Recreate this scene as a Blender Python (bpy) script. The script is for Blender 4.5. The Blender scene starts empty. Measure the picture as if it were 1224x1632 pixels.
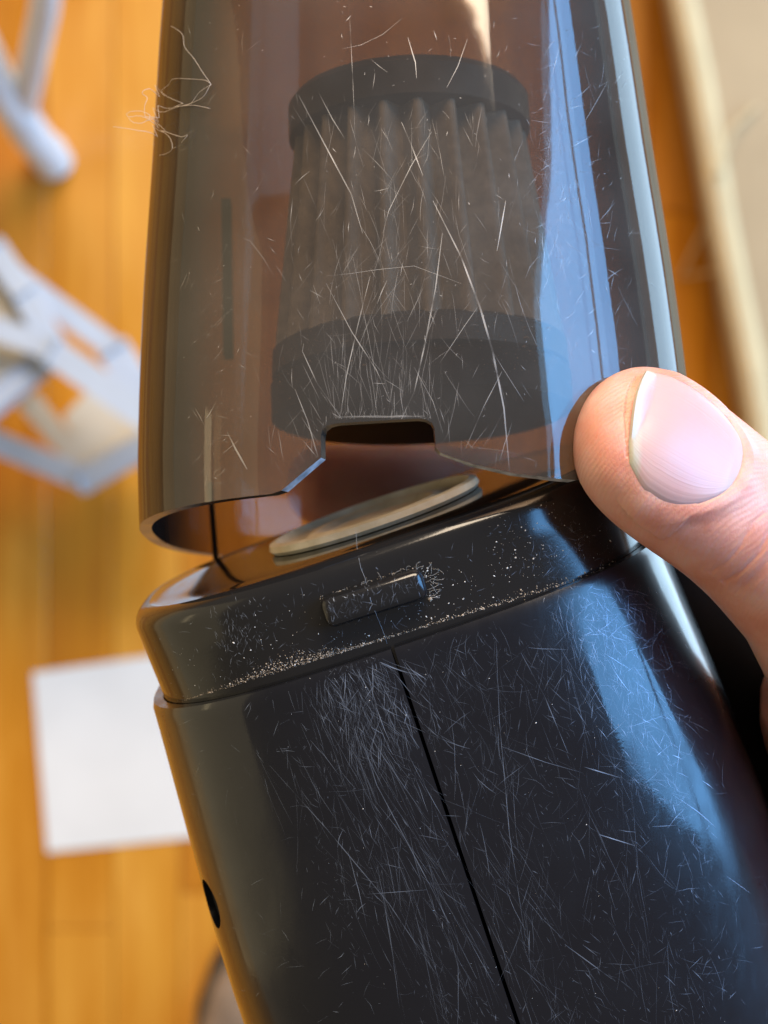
import bpy, bmesh, math, random
from mathutils import Vector, Matrix, Quaternion
from mathutils.bvhtree import BVHTree
from mathutils import noise as mnoise

random.seed(7)
S = bpy.context.scene
COL = S.collection

# ------------------------------------------------------------------ camera
H = 1.5                      # camera height above the floor (m)
F = 2800.0                   # focal length in pixels of the 1224 x 1632 photograph
cam_d = bpy.data.cameras.new('camera')
cam = bpy.data.objects.new('camera', cam_d)
COL.objects.link(cam)
cam.location = (0, 0, H)
cam_d.sensor_fit = 'AUTO'
cam_d.sensor_width = 36.0
cam_d.lens = F / 1632.0 * 36.0
cam_d.clip_start = 0.01
cam_d.clip_end = 50.0
cam_d.dof.use_dof = True
cam_d.dof.focus_distance = 0.2135
cam_d.dof.aperture_fstop = 23.0
S.camera = cam


def P(u, v, d):
    """point at pixel (u, v) of the photograph, d metres below the camera"""
    return Vector(((u - 612) / F * d, (816 - v) / F * d, H - d))


# ------------------------------------------------------------------ world and lamps
S.view_settings.view_transform = 'Standard'
S.view_settings.look = 'None'
S.view_settings.exposure = 0.0
S.view_settings.gamma = 1.0
W = bpy.data.worlds.new('World')
S.world = W
W.use_nodes = True
W.node_tree.nodes['Background'].inputs[0].default_value = (1.0, 0.84, 0.66, 1)
W.node_tree.nodes['Background'].inputs[1].default_value = 0.25


def area(name, loc, aim, sx, sy, radiance, col, spread=180):
    d = bpy.data.lights.new(name, 'AREA')
    d.shape = 'RECTANGLE'
    d.size, d.size_y = sx, sy
    d.color = col
    d.energy = radiance * math.pi * sx * sy
    d.spread = math.radians(spread)
    o = bpy.data.objects.new(name, d)
    COL.objects.link(o)
    o.location = loc
    o.rotation_euler = (Vector(aim) - Vector(loc)).to_track_quat('-Z', 'Y').to_euler()
    return o


SKYC = (0.16, 0.48, 1.0)
# window at the right: panes of blue sky with bars between them
area('window_light', (1.45, 0.62, 2.46), (0, 0.62, 2.46), 1.30, 1.20, 11.5, SKYC)
area('window_light', (1.45, 0.62, 1.66), (0, 0.62, 1.66), 1.30, 0.30, 11.5, SKYC)
# low pane added for the pale streak on the cup's right edge
area('window_light', (1.05, 0.45, 0.42), (0, 0.45, 0.42), 1.2, 0.70, 6.0, (0.45, 0.75, 1.0))
# added warm main lamp beyond the frame's head, clear of the mirrored directions
area('added_key', (0.3, 2.45, 2.85), (0, 0.1, 1.2), 1.7, 1.3, 20.5, (1.0, 0.81, 0.60))
# added at left: broad panel standing for a lit wall, and a small lamp
area('wall_glow', (-2.1, 0.0, 1.55), (0, 0, 1.55), 2.8, 2.9, 0.58, (1.0, 0.82, 0.46))
area('warm_lamp', (-2.0, 0.12, 1.62), (0, 0.12, 1.3), 0.75, 0.17, 2.2, (1.0, 0.80, 0.46))

S.cycles.use_denoising = True
S.cycles.max_bounces = 10
S.cycles.transparent_max_bounces = 24
S.cycles.sample_clamp_indirect = 6.0
S.cycles.caustics_reflective = True


# ------------------------------------------------------------------ node helpers
def mat(name):
    m = bpy.data.materials.new(name)
    m.use_nodes = True
    nt = m.node_tree
    return m, nt, nt.nodes['Principled BSDF'], nt.nodes['Material Output']


def nn(nt, typ, **kw):
    n = nt.nodes.new(typ)
    for k, v in kw.items():
        if k.startswith('i_'):
            n.inputs[k[2:]].default_value = v
        elif k.startswith('n_'):
            n.inputs[int(k[2:])].default_value = v
        else:
            setattr(n, k, v)
    return n


def ramp(nt, stops):
    r = nt.nodes.new('ShaderNodeValToRGB')
    e = r.color_ramp.elements
    while len(e) < len(stops):
        e.new(0.5)
    for el, (p, c) in zip(e, stops):
        el.position = p
        el.color = (*c, 1) if len(c) == 3 else c
    return r


def math_node(nt, op, a, b=None, clamp=False):
    n = nt.nodes.new('ShaderNodeMath')
    n.operation = op
    n.use_clamp = clamp
    for i, x in enumerate((a, b)):
        if x is None:
            continue
        if isinstance(x, (int, float)):
            n.inputs[i].default_value = x
        else:
            nt.links.new(x, n.inputs[i])
    return n.outputs[0]


def simple(name, col, rough=0.5, metal=0.0, spec=0.5, noise=None, bump=None, coat=0.0):
    m, nt, b, out = mat(name)
    b.inputs['Base Color'].default_value = (*col, 1)
    b.inputs['Roughness'].default_value = rough
    b.inputs['Metallic'].default_value = metal
    b.inputs['Specular IOR Level'].default_value = spec
    b.inputs['Coat Weight'].default_value = coat
    tc = nn(nt, 'ShaderNodeTexCoord')
    if noise:
        sc, amt = noise
        n = nn(nt, 'ShaderNodeTexNoise', i_Scale=sc, i_Detail=5.0)
        nt.links.new(tc.outputs['Object'], n.inputs['Vector'])
        r = ramp(nt, [(0.3, tuple(c * (1 - amt) for c in col)), (0.7, tuple(min(1, c * (1 + amt)) for c in col))])
        nt.links.new(n.outputs['Fac'], r.inputs[0])
        nt.links.new(r.outputs[0], b.inputs['Base Color'])
    if bump:
        sc, st, di = bump
        n2 = nn(nt, 'ShaderNodeTexNoise', i_Scale=sc, i_Detail=4.0)
        nt.links.new(tc.outputs['Object'], n2.inputs['Vector'])
        bp = nn(nt, 'ShaderNodeBump', i_Strength=st, i_Distance=di)
        nt.links.new(n2.outputs['Fac'], bp.inputs['Height'])
        nt.links.new(bp.outputs[0], b.inputs['Normal'])
    return m


def smoked(name, tint, haze=0.018, rough=0.03):
    """tinted clear plastic, one surface of a wall: Fresnel gloss over a transparent tint that
    deepens with the slant of the path, and a little dust haze"""
    m, nt, b, out = mat(name)
    nt.nodes.remove(b)
    L = nt.links.new
    geo = nn(nt, 'ShaderNodeNewGeometry')
    dot = nn(nt, 'ShaderNodeVectorMath', operation='DOT_PRODUCT')
    L(geo.outputs['Normal'], dot.inputs[0])
    L(geo.outputs['Incoming'], dot.inputs[1])
    c2 = math_node(nt, 'MULTIPLY', dot.outputs['Value'], dot.outputs['Value'])
    den = math_node(nt, 'SQRT', math_node(nt, 'ADD', math_node(nt, 'MULTIPLY', c2, 0.965), 0.035))
    ex = math_node(nt, 'DIVIDE', 1.0, den)
    cc = nn(nt, 'ShaderNodeCombineColor')
    # light is trapped inside the wall where it is seen almost edge-on
    ed = nn(nt, 'ShaderNodeMapRange', interpolation_type='SMOOTHSTEP')
    ed.inputs['From Min'].default_value = 0.02
    ed.inputs['From Max'].default_value = 0.74
    L(math_node(nt, 'ABSOLUTE', dot.outputs['Value']), ed.inputs[0])
    for i, t in enumerate(tint):
        L(math_node(nt, 'MULTIPLY', math_node(nt, 'POWER', t, ex), ed.outputs[0]), cc.inputs[i])
    tr = nn(nt, 'ShaderNodeBsdfTransparent')
    L(cc.outputs[0], tr.inputs[0])
    gl = nn(nt, 'ShaderNodeBsdfGlossy')
    gl.inputs['Roughness'].default_value = rough
    gl.inputs['Color'].default_value = (1, 1, 1, 1)
    om = math_node(nt, 'SUBTRACT', 1.0, math_node(nt, 'ABSOLUTE', dot.outputs['Value']), clamp=True)
    frs = math_node(nt, 'ADD', math_node(nt, 'MULTIPLY', math_node(nt, 'POWER', om, 5.0), 0.50), 0.045, clamp=True)
    tc = nn(nt, 'ShaderNodeTexCoord')
    n = nn(nt, 'ShaderNodeTexNoise', i_Scale=60.0, i_Detail=6.0)
    L(tc.outputs['Object'], n.inputs['Vector'])
    rp = nn(nt, 'ShaderNodeTexNoise', i_Scale=70.0, i_Detail=2.0)
    L(tc.outputs['Object'], rp.inputs['Vector'])
    rb = nn(nt, 'ShaderNodeBump', i_Strength=0.05, i_Distance=0.001)
    L(rp.outputs['Fac'], rb.inputs['Height']); L(rb.outputs[0], gl.inputs['Normal'])
    df = nn(nt, 'ShaderNodeBsdfDiffuse')
    df.inputs[0].default_value = (0.50, 0.49, 0.47, 1)
    hz = math_node(nt, 'MULTIPLY', n.outputs['Fac'], haze * 2)
    m1 = nn(nt, 'ShaderNodeMixShader')
    L(hz, m1.inputs[0]); L(tr.outputs[0], m1.inputs[1]); L(df.outputs[0], m1.inputs[2])
    m2 = nn(nt, 'ShaderNodeMixShader')
    L(frs, m2.inputs[0]); L(m1.outputs[0], m2.inputs[1]); L(gl.outputs[0], m2.inputs[2])
    L(m2.outputs[0], out.inputs['Surface'])
    return m


def gloss_black(name, col, rough, smudge=0.0, haze=False):
    m, nt, b, out = mat(name)
    L = nt.links.new
    b.inputs['Base Color'].default_value = (*col, 1)
    tc = nn(nt, 'ShaderNodeTexCoord')
    n = nn(nt, 'ShaderNodeTexNoise', i_Scale=90.0, i_Detail=8.0, i_Roughness=0.65)
    L(tc.outputs['Object'], n.inputs['Vector'])
    mr = nn(nt, 'ShaderNodeMapRange')
    mr.inputs['From Min'].default_value = 0.35
    mr.inputs['From Max'].default_value = 0.75
    mr.inputs['To Min'].default_value = rough
    mr.inputs['To Max'].default_value = rough + smudge
    L(n.outputs['Fac'], mr.inputs[0])
    L(mr.outputs[0], b.inputs['Roughness'])
    n2 = nn(nt, 'ShaderNodeTexNoise', i_Scale=2600.0, i_Detail=2.0)
    L(tc.outputs['Object'], n2.inputs['Vector'])
    bp = nn(nt, 'ShaderNodeBump', i_Strength=0.035, i_Distance=0.0001)
    L(n2.outputs['Fac'], bp.inputs['Height'])
    L(bp.outputs[0], b.inputs['Normal'])
    b.inputs['IOR'].default_value = 1.5
    if haze:
        b.inputs['Coat Weight'].default_value = 0.85
        mp = nn(nt, 'ShaderNodeMapping')
        mp.inputs['Rotation'].default_value = (0, 0, -0.33)
        mp.inputs['Scale'].default_value = (420, 90, 420)
        L(tc.outputs['Object'], mp.inputs[0])
        n3 = nn(nt, 'ShaderNodeTexNoise', i_Scale=1.0, i_Detail=6.0, i_Roughness=0.7)
        L(mp.outputs[0], n3.inputs['Vector'])
        n4 = nn(nt, 'ShaderNodeTexNoise', i_Scale=75.0, i_Detail=3.0)
        L(tc.outputs['Object'], n4.inputs['Vector'])
        cr = nn(nt, 'ShaderNodeMapRange')
        cr.inputs['From Min'].default_value = 0.40
        cr.inputs['From Max'].default_value = 0.66
        cr.inputs['To Min'].default_value = 0.05
        cr.inputs['To Max'].default_value = 0.30
        L(math_node(nt, 'ADD', math_node(nt, 'MULTIPLY', n3.outputs['Fac'], 0.5), math_node(nt, 'MULTIPLY', n4.outputs['Fac'], 0.5)), cr.inputs[0])
        L(cr.outputs[0], b.inputs['Coat Roughness'])
        b.inputs['Coat IOR'].default_value = 1.48
        L(bp.outputs[0], b.inputs['Coat Normal'])
        b.inputs['Specular IOR Level'].default_value = 0.22
        mr.inputs['To Min'].default_value = 0.26
        mr.inputs['To Max'].default_value = 0.46
    return m


def attr_scratch(name, col):
    """worn white plastic of a scratch; its strength is stored per strand in the attribute 'str'"""
    m, nt, b, out = mat(name)
    nt.nodes.remove(b)
    L = nt.links.new
    at = nn(nt, 'ShaderNodeAttribute')
    at.attribute_name = 'str'
    df = nn(nt, 'ShaderNodeBsdfDiffuse')
    df.inputs[0].default_value = (*col, 1)
    gl = nn(nt, 'ShaderNodeBsdfGlossy')
    gl.inputs['Roughness'].default_value = 0.42
    gl.inputs['Color'].default_value = (*col, 1)
    m0 = nn(nt, 'ShaderNodeMixShader')
    m0.inputs[0].default_value = 0.5
    L(df.outputs[0], m0.inputs[1]); L(gl.outputs[0], m0.inputs[2])
    tr = nn(nt, 'ShaderNodeBsdfTransparent')
    mx = nn(nt, 'ShaderNodeMixShader')
    L(at.outputs['Fac'], mx.inputs[0]); L(tr.outputs[0], mx.inputs[1]); L(m0.outputs[0], mx.inputs[2])
    L(mx.outputs[0], out.inputs['Surface'])
    return m


# ------------------------------------------------------------------ mesh helpers
def link_mesh(name, verts, faces, m, parent=None, smooth=True, angle=35, mats=None, midx=None):
    me = bpy.data.meshes.new(name)
    me.from_pydata([tuple(v) for v in verts], [], faces)
    me.update()
    for mm in (mats or [m]):
        me.materials.append(mm)
    if midx:
        for p, k in zip(me.polygons, midx):
            p.material_index = k
    if smooth:
        me.polygons.foreach_set('use_smooth', [True] * len(me.polygons))
        if angle:
            me.set_sharp_from_angle(angle=math.radians(angle))
    o = bpy.data.objects.new(name, me)
    COL.objects.link(o)
    if parent:
        o.parent = parent
        o.matrix_parent_inverse = Matrix.Identity(4)
        o.matrix_basis = parent.matrix_world_inv if False else Matrix.Identity(4)
    return o


def bm_obj(name, bm, m, parent=None, smooth=True, angle=35):
    me = bpy.data.meshes.new(name)
    bmesh.ops.recalc_face_normals(bm, faces=bm.faces)
    bm.to_mesh(me)
    bm.free()
    me.materials.append(m)
    if smooth:
        me.polygons.foreach_set('use_smooth', [True] * len(me.polygons))
        if angle:
            me.set_sharp_from_angle(angle=math.radians(angle))
    o = bpy.data.objects.new(name, me)
    COL.objects.link(o)
    o.parent = parent
    return o


def root(name, label, cat, group=None, loc=(0, 0, 0)):
    o = bpy.data.objects.new(name, None)
    o.empty_display_size = 0.02
    COL.objects.link(o)
    o['label'] = label
    o['category'] = cat
    if group:
        o['group'] = group
    o.location = loc
    return o


def tag(o, label=None, cat=None, kind=None, group=None):
    if label: o['label'] = label
    if cat: o['category'] = cat
    if kind: o['kind'] = kind
    if group: o['group'] = group
    return o


def box_bm(bm, c, ax, half, bev=0.0, seg=2):
    """a box with rounded edges; ax = three axis vectors"""
    r = bmesh.ops.create_cube(bm, size=2.0)
    vs = r['verts']
    M = Matrix((ax[0] * half[0], ax[1] * half[1], ax[2] * half[2])).transposed()
    for v in vs:
        v.co = M @ v.co
    if bev:
        es = list({e for v in vs for e in v.link_edges})
        g = bmesh.ops.bevel(bm, geom=es + vs, offset=bev, segments=seg, affect='EDGES', profile=0.5)
        vs = list({v for f in g['faces'] for v in f.verts} | {v for v in vs if v.is_valid})
        allv = set(vs)
        stack = list(allv)
        while stack:
            x = stack.pop()
            for e in x.link_edges:
                y = e.other_vert(x)
                if y not in allv:
                    allv.add(y); stack.append(y)
        vs = list(allv)
    for v in vs:
        v.co = v.co + Vector(c)
    return vs


def frame_for(d):
    d = Vector(d).normalized()
    up = Vector((0, 0, 1)) if abs(d.z) < 0.9 else Vector((1, 0, 0))
    a = d.cross(up).normalized()
    return d, a, a.cross(d).normalized()


def tube_bm(bm, pts, rad, n=8, cap=True):
    """tube along a polyline; rad number or list"""
    rings = []
    N = len(pts)
    pts = [Vector(p) for p in pts]
    pa = None
    for i, p in enumerate(pts):
        d = (pts[min(i + 1, N - 1)] - pts[max(i - 1, 0)]).normalized()
        if pa is None:
            _, a, _b = frame_for(d)
        else:
            a = (pa - d * pa.dot(d)).normalized()
        pa = a
        b = d.cross(a)
        r = rad[i] if isinstance(rad, (list, tuple)) else rad
        rings.append([bm.verts.new(p + (a * math.cos(2 * math.pi * k / n) + b * math.sin(2 * math.pi * k / n)) * r)
                      for k in range(n)])
    for i in range(N - 1):
        for k in range(n):
            bm.faces.new((rings[i][k], rings[i][(k + 1) % n], rings[i + 1][(k + 1) % n], rings[i + 1][k]))
    if cap:
        bm.faces.new(rings[0][::-1]); bm.faces.new(rings[-1])
    return rings


def spow(x, p):
    return math.copysign(abs(x) ** p, x)


def sect(c, ex, ef, rx, rf, n, phi):
    sn, cs = math.sin(phi), math.cos(phi)
    r = (abs(sn / rx) ** n + abs(cs / rf) ** n) ** (-1 / n)
    return c + ex * (r * sn) + ef * (r * cs)


def interp(tab, x):
    if x <= tab[0][0]: return tab[0][1]
    for (x0, y0), (x1, y1) in zip(tab, tab[1:]):
        if x <= x1:
            k = (x - x0) / (x1 - x0)
            return y0 + (y1 - y0) * k
    return tab[-1][1]


def sinterp(tab, x):
    """smooth (Catmull-Rom) table lookup"""
    n = len(tab)
    if x <= tab[0][0]: return tab[0][1]
    if x >= tab[-1][0]: return tab[-1][1]
    for i in range(n - 1):
        if x <= tab[i + 1][0]:
            x0, y0 = tab[i]; x1, y1 = tab[i + 1]
            h = x1 - x0
            m0 = (y1 - tab[i - 1][1]) / (x1 - tab[i - 1][0]) if i > 0 else (y1 - y0) / h
            m1 = (tab[i + 2][1] - y0) / (tab[i + 2][0] - x0) if i < n - 2 else (y1 - y0) / h
            k = (x - x0) / h
            return ((2 * k**3 - 3 * k**2 + 1) * y0 + (k**3 - 2 * k**2 + k) * h * m0
                    + (-2 * k**3 + 3 * k**2) * y1 + (k**3 - k**2) * h * m1)


# ------------------------------------------------------------------ materials
def wood_mat():
    m, nt, b, out = mat('golden_oak')
    L = nt.links.new
    tc = nn(nt, 'ShaderNodeTexCoord')
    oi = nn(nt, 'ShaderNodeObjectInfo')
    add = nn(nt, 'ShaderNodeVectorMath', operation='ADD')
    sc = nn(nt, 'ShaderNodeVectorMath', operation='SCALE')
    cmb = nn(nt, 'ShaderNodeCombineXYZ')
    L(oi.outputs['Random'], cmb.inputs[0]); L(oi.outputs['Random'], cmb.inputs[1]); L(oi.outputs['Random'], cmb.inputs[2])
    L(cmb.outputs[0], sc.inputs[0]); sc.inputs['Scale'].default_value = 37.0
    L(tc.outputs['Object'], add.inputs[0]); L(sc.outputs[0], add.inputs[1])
    mp = nn(nt, 'ShaderNodeMapping')
    mp.inputs['Scale'].default_value = (70, 3.0, 20)
    L(add.outputs[0], mp.inputs[0])
    n = nn(nt, 'ShaderNodeTexNoise', i_Scale=1.0, i_Detail=6.0, i_Roughness=0.6)
    L(mp.outputs[0], n.inputs['Vector'])
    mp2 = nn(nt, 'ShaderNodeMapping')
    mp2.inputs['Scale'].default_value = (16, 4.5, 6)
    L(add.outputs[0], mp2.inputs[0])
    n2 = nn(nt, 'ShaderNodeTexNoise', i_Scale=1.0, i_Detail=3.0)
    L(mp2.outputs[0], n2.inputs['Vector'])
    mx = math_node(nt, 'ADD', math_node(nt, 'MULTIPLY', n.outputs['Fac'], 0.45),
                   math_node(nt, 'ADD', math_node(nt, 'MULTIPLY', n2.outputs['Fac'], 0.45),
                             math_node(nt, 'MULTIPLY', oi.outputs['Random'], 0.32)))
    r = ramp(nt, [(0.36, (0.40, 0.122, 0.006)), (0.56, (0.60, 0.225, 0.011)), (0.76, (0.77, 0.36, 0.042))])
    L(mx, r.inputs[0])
    L(r.outputs[0], b.inputs['Base Color'])
    pr = ramp(nt, [(0.35, (0.18, 0.18, 0.18)), (0.65, (0.5, 0.5, 0.5))])
    L(n2.outputs['Fac'], pr.inputs[0])
    L(pr.outputs[0], b.inputs['Roughness'])
    b.inputs['Coat Weight'].default_value = 0.5
    b.inputs['Coat Roughness'].default_value = 0.14
    bp = nn(nt, 'ShaderNodeBump', i_Strength=0.15, i_Distance=0.0006)
    L(n.outputs['Fac'], bp.inputs['Height']); L(bp.outputs[0], b.inputs['Normal'])
    return m


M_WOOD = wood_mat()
M_SMOKE = smoked('smoked_plastic', (0.68, 0.625, 0.575), haze=0.050, rough=0.045)
M_EDGE = simple('worn_plastic_edge', (0.55, 0.57, 0.60), 0.35, noise=(900, 0.5))
M_RIM = gloss_black('smoked_plastic_rim', (0.035, 0.028, 0.022), 0.12, 0.2)
M_BODY = gloss_black('gloss_black_plastic', (0.004, 0.005, 0.009), 0.07, 0.18, haze=True)
M_COLLAR = gloss_black('black_collar_plastic', (0.012, 0.012, 0.013), 0.10, 0.10)
M_DARK = simple('matt_black_plastic', (0.006, 0.006, 0.007), 0.5, spec=0.12)
M_SHADE = simple('dull_black_shade', (0.006, 0.005, 0.006), 0.9, spec=0.08)  # near-black that stands in for shade beside the body
M_TOP = gloss_black('collar_top_plastic', (0.014, 0.011, 0.010), 0.06, 0.05)
M_BRASS = simple('pale_brass', (0.97, 0.92, 0.70), 0.36, noise=(300, 0.25), bump=(700, 0.3, 0.0003))
M_CLOTH = simple('grey_filter_cloth', (0.43, 0.45, 0.43), 0.95, noise=(500, 0.2), bump=(2500, 0.3, 0.0002))
M_CAP = simple('charcoal_filter_plastic', (0.05, 0.053, 0.056), 0.5, noise=(200, 0.2))
M_PAPER = simple('white_paper', (0.80, 0.79, 0.78), 0.8, noise=(20, 0.03))
M_WMETAL = simple('white_painted_metal', (0.76, 0.82, 0.88), 0.35, noise=(30, 0.06))
M_STOOL = simple('grey_white_painted_metal', (0.52, 0.57, 0.65), 0.4, noise=(30, 0.06))
M_PANEL = simple('cream_panel', (0.62, 0.55, 0.44), 0.5, noise=(14, 0.12))
M_BEIGE = simple('beige_fabric', (0.46, 0.35, 0.22), 0.9, noise=(10, 0.08), bump=(900, 0.4, 0.001))
M_PIPING = simple('pale_beige_fabric', (0.60, 0.47, 0.28), 0.9, noise=(20, 0.08), bump=(900, 0.4, 0.001))
M_SHOE = simple('taupe_suede', (0.22, 0.15, 0.10), 0.95, noise=(30, 0.4), bump=(300, 0.5, 0.002))
M_SOLE = simple('dark_rubber', (0.03, 0.028, 0.026), 0.8)
M_SCR_C = attr_scratch('scratch_white', (0.70, 0.68, 0.66))
M_SCR_B = attr_scratch('scratch_blue_grey', (0.52, 0.60, 0.74))
M_GHAIR = simple('grey_hair', (0.30, 0.33, 0.38), 0.4)
M_HAIR = simple('pale_hair', (0.75, 0.66, 0.60), 0.4)
M_DUST = simple('beige_dust', (0.44, 0.36, 0.28), 0.95, noise=(3000, 0.4))
M_BROWN = simple('brown_dust', (0.40, 0.32, 0.23), 0.95, noise=(3000, 0.4))
M_SPECK = simple('white_dust', (0.75, 0.72, 0.68), 0.9)


# ------------------------------------------------------------------ floor and what lies on it
def build_floor():
    v = [(-4, -4, -0.012), (4, -4, -0.012), (4, 4, -0.012), (-4, 4, -0.012)]
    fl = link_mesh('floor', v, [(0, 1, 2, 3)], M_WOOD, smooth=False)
    fl['kind'] = 'structure'
    w = 0.057
    meshes = {}
    rnd = random.Random(3)
    x = -1.2
    count = 0
    while x < 1.2:
        y = -1.25 - rnd.random() * 0.5
        while y < 1.2 and count < 300:
            ln = rnd.choice((0.5, 0.65, 0.8, 0.95))
            if ln not in meshes:
                bm = bmesh.new()
                box_bm(bm, (0, 0, 0), (Vector((1, 0, 0)), Vector((0, 1, 0)), Vector((0, 0, 1))),
                       (w / 2 - 0.0004, ln / 2 - 0.0004, 0.006), 0.0011, 1)
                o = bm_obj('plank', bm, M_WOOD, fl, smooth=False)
                meshes[ln] = o.data
            else:
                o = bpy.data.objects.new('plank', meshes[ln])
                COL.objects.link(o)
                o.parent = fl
            o.location = (x + w / 2, y + ln / 2, -0.006 + rnd.uniform(-0.0002, 0.0002))
            y += ln
            count += 1
        x += w
    return fl


build_floor()

# white sheet of paper
def paper():
    c = [P(52, 1072, H - 0.001), P(76, 1358, H - 0.001), P(430, 1322, H - 0.001), P(404, 1022, H - 0.001)]
    nu, nv = 16, 12
    vs, fs = [], []
    for j in range(nv + 1):
        for i in range(nu + 1):
            a, b = i / nu, j / nv
            p = (c[0] * (1 - a) + c[3] * a) * (1 - b) + (c[1] * (1 - a) + c[2] * a) * b
            z = 0.0012 + 0.0012 * (0.5 + mnoise.noise(Vector((a * 2, b * 2, 1)))) + 0.003 * max(0, 0.2 - a) * b
            vs.append(Vector((p.x, p.y, z)))
    top = len(vs)
    for v_ in list(vs):
        vs.append(v_ - Vector((0, 0, 0.0003)))
    q = nu + 1
    for j in range(nv):
        for i in range(nu):
            k = j * q + i
            fs.append((k, k + q, k + q + 1, k + 1))
            fs.append((top + k, top + k + 1, top + k + q + 1, top + k + q))
    o = link_mesh('paper_sheet', vs, fs, M_PAPER, angle=None)
    tag(o, 'blank white sheet of paper lying on the wooden floor beside the vacuum', 'paper')


paper()


def bar(name, parent, pts, w, t, m, bev=0.004):
    """flat bar between points (world), w wide, t thick"""
    bm = bmesh.new()
    for a, b in zip(pts, pts[1:]):
        d = b - a
        u, s, n = frame_for(d)
        box_bm(bm, (a + b) / 2, (u, s, n), (d.length / 2, w / 2, t / 2), min(bev, t * 0.45), 2)
    return bm_obj(name, bm, m, parent)


def rack():
    r = root('metal_rack', 'white metal stand with a forked leg at the top left of the floor', 'rack', loc=(0, 0, 0))
    def g(u, v, z): return P(u, v, H - z)
    bm = bmesh.new()
    tube_bm(bm, [g(-140, -130, 0.30), g(-4, 134, 0.12), g(52, 218, 0.045), g(80, 252, 0.014)], [0.0160] * 4, 12)
    bm_obj('leg', bm, M_WMETAL, r)
    bm = bmesh.new()
    tube_bm(bm, [g(92, -160, 0.34), g(70, 20, 0.22), g(36, 180, 0.075)], [0.0108] * 3, 12)
    bm_obj('brace', bm, M_WMETAL, r)
    bm = bmesh.new()
    tube_bm(bm, [g(72, 237, 0.02), g(88, 262, 0.001)], [0.0166, 0.0166], 12)
    bm_obj('foot', bm, M_WMETAL, r)


rack()


def stool():
    r = root('folding_stool', 'white framed folding stool with cream treads left of the vacuum', 'stool')
    def g(u, v, z): return P(u, v, H - z)
    bar('rail', r, [g(-70, 355, 0.20), g(31, 444, 0.20), g(182, 556, 0.20)], 0.0085, 0.009, M_STOOL)
    bar('corner_block', r, [g(182, 558, 0.20), g(250, 668, 0.20)], 0.015, 0.012, M_STOOL)
    bar('rail', r, [g(-10, 395, 0.215), g(40, 468, 0.215), g(86, 552, 0.215)], 0.0095, 0.009, M_STOOL)
    bar('crossbar', r, [g(-70, 500, 0.225), g(84, 556, 0.225)], 0.009, 0.009, M_STOOL)
    bar('rail', r, [g(84, 560, 0.225), g(270, 690, 0.225)], 0.0125, 0.012, M_STOOL)
    bar('crossbar', r, [g(80, 566, 0.205), g(-70, 690, 0.205)], 0.0125, 0.010, M_STOOL)
    bar('rail', r, [g(-70, 678, 0.10), g(131, 762, 0.10)], 0.0105, 0.012, M_STOOL)
    bar('crossbar', r, [g(131, 767, 0.10), g(270, 688, 0.12)], 0.012, 0.012, M_STOOL)
    bar('brace', r, [g(46, 640, 0.085), g(137, 746, 0.085)], 0.010, 0.008, M_PANEL)
    def panel(pts, z, th=0.012):
        vs = [P(u, v, H - z) for u, v in pts]
        n = len(vs)
        lo = [v - Vector((0, 0, th)) for v in vs]
        fs = [tuple(range(n))[::-1], tuple(range(n, 2 * n))]
        fs += [(i, (i + 1) % n, n + (i + 1) % n, n + i) for i in range(n)]
        bm = bmesh.new()
        bv = [bm.verts.new(v) for v in vs + lo]
        for f in fs: bm.faces.new([bv[i] for i in f])
        bm_obj('tread', bm, M_PANEL, r, smooth=False)
    panel([(-80, 380), (8, 440), (68, 536), (-80, 498)], 0.20)
    panel([(-80, 520), (66, 566), (-80, 680)], 0.20)
    panel([(100, 664), (150, 612), (236, 676), (236, 696), (140, 744)], 0.085)
    bar('leg', r, [g(31, 444, 0.2), g(50, 500, 0.001)], 0.009, 0.009, M_STOOL)
    bar('leg', r, [g(250, 668, 0.2), g(290, 640, 0.001)], 0.009, 0.009, M_STOOL)
    bar('leg', r, [g(131, 764, 0.1), g(146, 752, 0.001)], 0.009, 0.009, M_STOOL)
    bar('leg', r, [g(-70, 678, 0.1), g(-80, 660, 0.001)], 0.009, 0.009, M_STOOL)


stool()


def mat_cushion():
    r = root('floor_cushion', 'long beige padded mat with a pale piped edge along the right side', 'mat')
    hgt = 0.10
    a = P(1072, -300, H - hgt); b = P(1236, 900, H - hgt)
    # straight left edge from a to b
    a = P(1040, -160, H - hgt); b = P(1228, 880, H - hgt)
    d = (b - a).normalized()
    nrm = Vector((-d.y, d.x, 0))
    if nrm.x < 0: nrm = -nrm
    mid = (a + b) / 2
    bm = bmesh.new()
    box_bm(bm, Vector((mid.x, mid.y, hgt / 2)) + nrm * 0.33, (d, nrm, Vector((0, 0, 1))), (0.62, 0.318, hgt / 2 - 0.001), 0.012, 3)
    bm_obj('pad', bm, M_BEIGE, r)
    bm = bmesh.new()
    x0 = mid + nrm * 0.012
    pts = [x0 + d * (k / 20 - 0.5) * 1.22 + Vector((0, 0, 0.0)) for k in range(21)]
    pts = [Vector((p.x + 0.001 * math.sin(i * 1.7), p.y, hgt - 0.006)) for i, p in enumerate(pts)]
    tube_bm(bm, pts, 0.0115, 10)
    bm_obj('piping', bm, M_PIPING, r)
    # loose pale strand over the mat edge
    bm = bmesh.new()
    tube_bm(bm, [P(1150, 431, H - 0.09), P(1120, 436, H - 0.012), P(1084, 442, H - 0.004), P(1104, 400, H - 0.01), P(1132, 345, H - 0.03),
                 P(1148, 270, H - 0.118), P(1168, 205, H - 0.112), P(1206, 168, H - 0.104)], 0.0014, 6)
    o = bm_obj('cord', bm, M_PIPING, None)
    tag(o, 'thin pale cord looping off the beige mat onto the floor', 'cord')


mat_cushion()


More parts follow.
